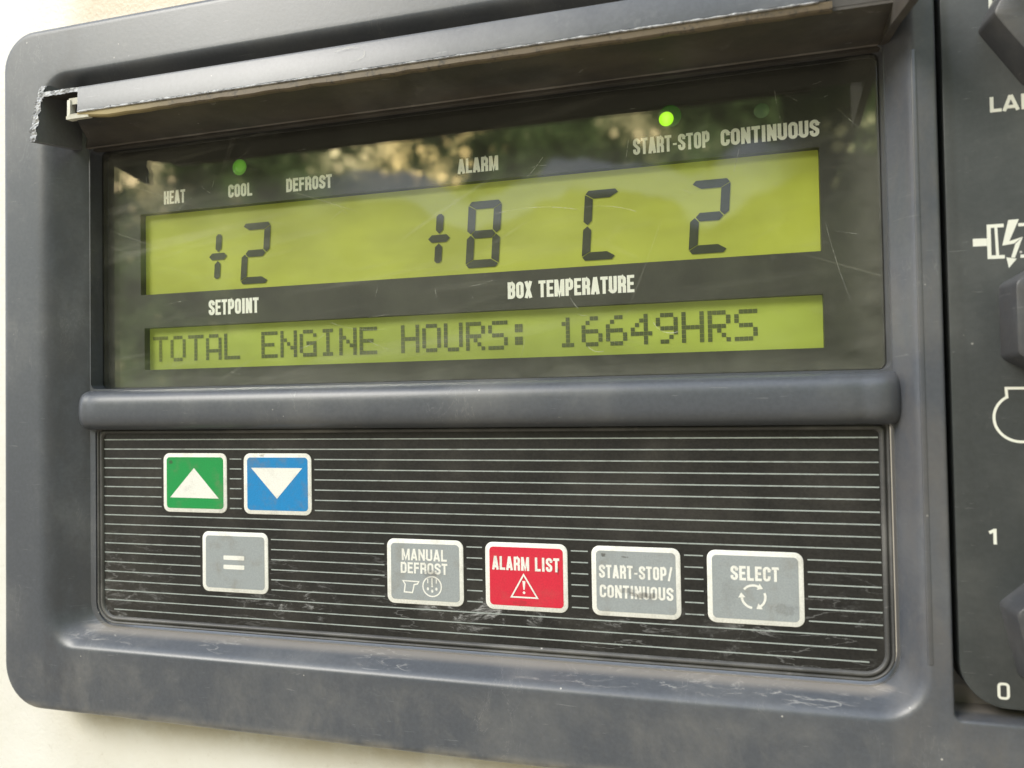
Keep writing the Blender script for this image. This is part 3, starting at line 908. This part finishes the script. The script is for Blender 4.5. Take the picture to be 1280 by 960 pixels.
# hood over the window ------------------------------------------------------
bm = bmesh.new()
prism_x(bm, [(0, 121.6), (-17.6, 117.2), (-17.6, 118.4), (0, 123.2)], -31.8, 222)           # roof
prism_x(bm, [(0, 105.6), (-18.2, 107.6), (-18.2, 108.9), (0, 107.2)], -16.5, 221.5)
tri = [(-31.4, 0), (-16.5, 0), (-16.5, -18.2), (-19.5, -14.0), (-24.5, -6.0)]
lo = [bm.verts.new((x, d_, 105.6 - d_ * 2 / 18.2)) for x, d_ in tri]; hi = [bm.verts.new((x, d_, 107.2 - d_ * 1.7 / 18.2)) for x, d_ in tri]
bm.faces.new(lo); bm.faces.new(hi)
for i in range(5):
    j = (i + 1) % 5
    bm.faces.new((lo[i], lo[j], hi[j], hi[i]))
         # underside
prism_x(bm, [(-16.8, 108.6), (-18.3, 108.4), (-18.3, 118.2), (-16.8, 117.9)], -14.0, 221.5)  # front wall
prism_x(bm, [(3.0, 105.0), (1.0, 105.0), (1.0, 123), (3.0, 123)], -31, 222)                  # back wall
hood = link('display_hood', bm, M['hood'], panel, label='dark hood over the window with its left end broken open')
# lower lip of the hood, dusty and coloured paler for its lit edge line
bm = bmesh.new()
rows = []
for k in range(41):
    x = -30 + 251 * k / 40
    jz = random.uniform(-.08, .08)
    rows.append([bm.verts.new((x, .1 + -.55 * math.sin(math.pi * j / 5) - .2, 105.9 + jz + .55 * math.cos(math.pi * j / 5))) for j in range(6)])
for a_, b_ in zip(rows, rows[1:]):
    for i in range(5):
        bm.faces.new((a_[i], a_[i + 1], b_[i + 1], b_[i]))
link('hood_lip', bm, plastic('lip_plastic', (0.085, 0.075, 0.066), dust_amt=0.6, brown=0.3), hood, smooth=60)
# left cheek, snapped off
random.seed(11)
edge = [(-19.6, 102.0), (-19.0, 104.2), (-19.3, 106.0), (-18.3, 108.4), (-18.5, 110.6), (-17.6, 112.8), (-17.5, 115.0), (-16.4, 117.4), (-16.3, 119.4), (-15.5, 121.7)]
cheek = [(0.5, 105.2)] + edge + [(-14, 122.4), (0.5, 123.4)]
bm = bmesh.new()
prism_x(bm, cheek, -34.0, -31.6)
sp = link('side_cheek', bm, M['cheek'], hood, label='broken left cheek of the hood with a rough white edge')
bm = bmesh.new()
rows = []
for k in range(46):
    t = k / 45 * (len(edge) - 1); i = min(int(t), len(edge) - 2); f_ = t - i
    d_ = edge[i][0] * (1 - f_) + edge[i + 1][0] * f_; z_ = edge[i][1] * (1 - f_) + edge[i + 1][1] * f_
    rows.append([bm.verts.new((-34.1 + 2.5 * j / 4 + (random.uniform(-.25, .25) if 0 < j < 4 else random.uniform(-.12, .12)), d_ - .12 - random.uniform(0, .5), z_ + random.uniform(-.15, .15))) for j in range(5)])
for a_, b_ in zip(rows, rows[1:]):
    for i in range(4):
        bm.faces.new((a_[i], a_[i + 1], b_[i + 1], b_[i]))
link('broken_edge', bm, M['broken'], hood)
bm = bmesh.new()
rows = []
for k in range(22):
    x = -32.0 + 17.5 * k / 21
    rows.append([bm.verts.new((x, -17.75 - random.uniform(0, .3), 117.0 + 1.5 * j / 3 + random.uniform(-.15, .15))) for j in range(4)])
for a_, b_ in zip(rows, rows[1:]):
    for i in range(3):
        bm.faces.new((a_[i], a_[i + 1], b_[i + 1], b_[i]))
link('broken_edge', bm, M['broken'], hood)
# right cheek with its slanting edge
bm = bmesh.new()
prism_x(bm, [(0.5, 105.6), (-.4, 105.4), (-15.5, 103.6), (-34.0, 100.0), (-36.0, 101.5), (-36.0, 121), (0.5, 124)], 221.4, 223.4)
bm2 = None
link('side_cheek', bm, M['hood'], hood, smooth=30)

# pale rail along the hood front: rest of the broken cover ---------------------
bm = bmesh.new()
prof = [(-18.4, 109.2), (-20.3, 109.2), (-20.6, 109.5), (-20.25, 116.5), (-20.0, 117.2), (-19.4, 117.6), (-18.4, 117.6)]
prism_x(bm, prof, -14.2, 206.5, n=1)
rail = link('cover_rail', bm, M['rail'], panel, smooth=35, label='pale grey rail left over from the missing cover')
bm = bmesh.new()
prof = [(-18.4, 107.0), (-19.6, 107.0), (-20.1, 107.4), (-20.2, 109.15), (-18.4, 109.15)]
rows = []
for k in range(60):
    x = -14.6 + 222.5 * k / 59
    tz = random.uniform(-.18, .18)
    rows.append([bm.verts.new((x, d_, z_ + (tz if z_ < 108 else 0) + (1.3 * max(0, 1 - k / 3) if z_ < 108 else 0))) for d_, z_ in prof])
for a_, b_ in zip(rows, rows[1:]):
    for i in range(len(prof)):
        j = (i + 1) % len(prof)
        bm.faces.new((a_[i], a_[j], b_[j], b_[i]))
bm.faces.new(rows[0]); bm.faces.new(rows[-1])
link('rail_edge', bm, M['edge'], rail, smooth=35, label='yellowed torn lower edge of the rail')
bm = bmesh.new()
rows = []
for k in range(150):
    x = -14.2 + 219 * k / 149
    hgt = max(.02, random.gauss(.16, .13)) * (1.3 if x < 50 else .75)
    rows.append([bm.verts.new((x, d_, z_)) for d_, z_ in ((-20.2, 109.0), (-20.72, 109.1), (-20.70, 109.2 + hgt), (-20.3, 109.4 + hgt))])
for a_, b_ in zip(rows, rows[1:]):
    for i in range(4):
        j = (i + 1) % 4
        bm.faces.new((a_[i], a_[j], b_[j], b_[i]))
bm.faces.new(rows[0]); bm.faces.new(rows[-1])
link('chipped_edge', bm, M['broken'], rail)
bm = bmesh.new()
prism_x(bm, [(-18.3, 108.2), (-19.8, 107.8), (-20.1, 109.0), (-18.3, 109.4)], -18.0, -14.3)
prism_x(bm, [(-17.2, 108.4), (-19.4, 108.2), (-19.3, 114.0), (-17.2, 114.2)], -19.4, -18.2)
prism_x(bm, [(-17.6, 107.7), (-19.9, 107.5), (-20.0, 108.5), (-17.6, 108.9)], -19.2, -10.5)
prism_x(bm, [(-17.4, 113.0), (-18.8, 112.6), (-19.0, 114.6), (-17.4, 114.9)], -19.0, -14.3)
link('clear_stub', bm, M['stub'], rail)
bm = bmesh.new()
stroke(bm, [(x, z) for x, z in [(76.5, 115.1), (78.5, 115.7), (81.5, 115.9), (84.5, 115.4), (86, 114.2), (85.8, 112.9), (84, 112.0), (81.5, 111.7)]], .3, -20.75)
link('scratch', bm, M['scratch'], rail)

# ------------------------------------------------------------------ switch panel on the right
sw = empty('switch_panel', 300, -1, -60)
tag(sw, 'dark switch panel with three grey knobs beside the green display', 'switch panel')
SD = -6.0
bm = bmesh.new()
slab(bm, rr(234.2, 398, -59.8, 133, (10.5, 8, 8, 8), 10), SD, 3.6, .3)
link('face_plate', bm, M['switch_plate'], sw, smooth=40)
bm = bmesh.new()
d = SD - .03
def bold(s, x, z, h, wd, t):
    for pts, cl in glyph(s, wd, h, t):
        stroke(bm, [(x + px, z + pz) for px, pz in pts], t, d, bool(cl))
def done(nm_, lab):
    global bm
    link(nm_, bm, M['cream'], sw, label=lab); bm = bmesh.new()
bold('L', 244.75, 108.4, 3.9, 2.3, .8); done('lettering', 'cream letter above the topmost knob')
bold('L', 244.35, 83.05, 3.75, 2.5, .8); bold('A', 247.0, 83.05, 3.75, 3.6, .8); bold('N', 251.0, 83.05, 3.75, 3.3, .8); done('lettering', 'cream letters LAN')
bold('1', 241.3, -20.8, 3.7, 2.1, .72); done('lettering', 'cream figure 1'); bold('0', 242.1, -57.5, 4.0, 2.6, .62); done('lettering', 'cream figure 0')
# generator with lightning bolt
def mz(zx, zy):
    return (240 + (zx - 355) * .0178, 51.9 - (zy + .076 * (zx - 355) - 509) * .0197)
poly(bm, [mz(345, 465), mz(345, 560), mz(515, 552), mz(515, 458)], d)
stroke(bm, [mz(720, 297), mz(540, 310), mz(540, 690), mz(722, 680)], .85, d)
stroke(bm, [mz(625, 305), mz(637, 685)], .62, d)
stroke(bm, [mz(890, 290), mz(1250, 262), mz(1260, 655), mz(905, 672)], .75, d)
poly(bm, [mz(775, 232), mz(695, 545), mz(780, 490)], d)
poly(bm, [mz(775, 232), mz(780, 490), mz(900, 220)], d)
poly(bm, [mz(695, 545), mz(830, 520), mz(940, 435), mz(780, 490)], d)
poly(bm, [mz(795, 690), mz(840, 690), mz(940, 435), mz(850, 520)], d)
poly(bm, [mz(738, 688), mz(765, 818), mz(862, 702)], d)
done('symbol', 'cream generator mark with a lightning bolt')
# engine outline
cx, cz, r = 248.9, 9.4, 5.75
stroke(bm, [(254, 16.35), (245.9, 16.45), (246.0, 14.3)] + arc(cx, cz, r, 122, 330, 24), .62, d)
link('symbol', bm, M['cream'], sw, label='cream outline of a round engine mark')

def knob(cx, cz, rot, lab):
    bm = bmesh.new()
    def hexa(R):
        pts = []
        for k in range(6):
            for o in (-3, 0, 3):
                t = math.radians(rot + 60 * k + o)
                q = R * (1 if o == 0 else .985 * math.cos(math.radians(30)) / math.cos(math.radians(30 - abs(o))) / math.cos(math.radians(30)) * 1.0)
                if o == 0: q = R * .985
                else: q = R * math.cos(math.radians(30)) / math.cos(math.radians(30 - 3))
                pts.append((cx + q * math.cos(t), cz + q * math.sin(t)))
        return pts
    circ = lambda q: [(cx + q * math.cos(math.radians(rot + 60 * k + o)), cz + q * math.sin(math.radians(rot + 60 * k + o))) for k in range(6) for o in (-20, 0, 20)]
    top = SD - 9.5
    rows = loft(bm, [(hexa(17.6), SD + .3), (hexa(17.4), SD - 1), (hexa(16.7), top + .45), (hexa(16.6), top + .15), (hexa(16.35), top),
                     (circ(8.6), top), (circ(8.2), top + .2), (circ(7.9), top + .7), (circ(7.7), top + 3.0)])
    bm.faces.new(rows[-1])
    link('knob', bm, M['knob'], sw, smooth=35, label=lab)
knob(259.6, 104.0, 3.0, 'grey hexagonal knob above the letters LAN')
knob(260.2, 32.4, -30.0, 'grey hexagonal knob below the generator mark')
knob(259.6, -40.0, -18.0, 'grey hexagonal knob between the 1 and the 0')
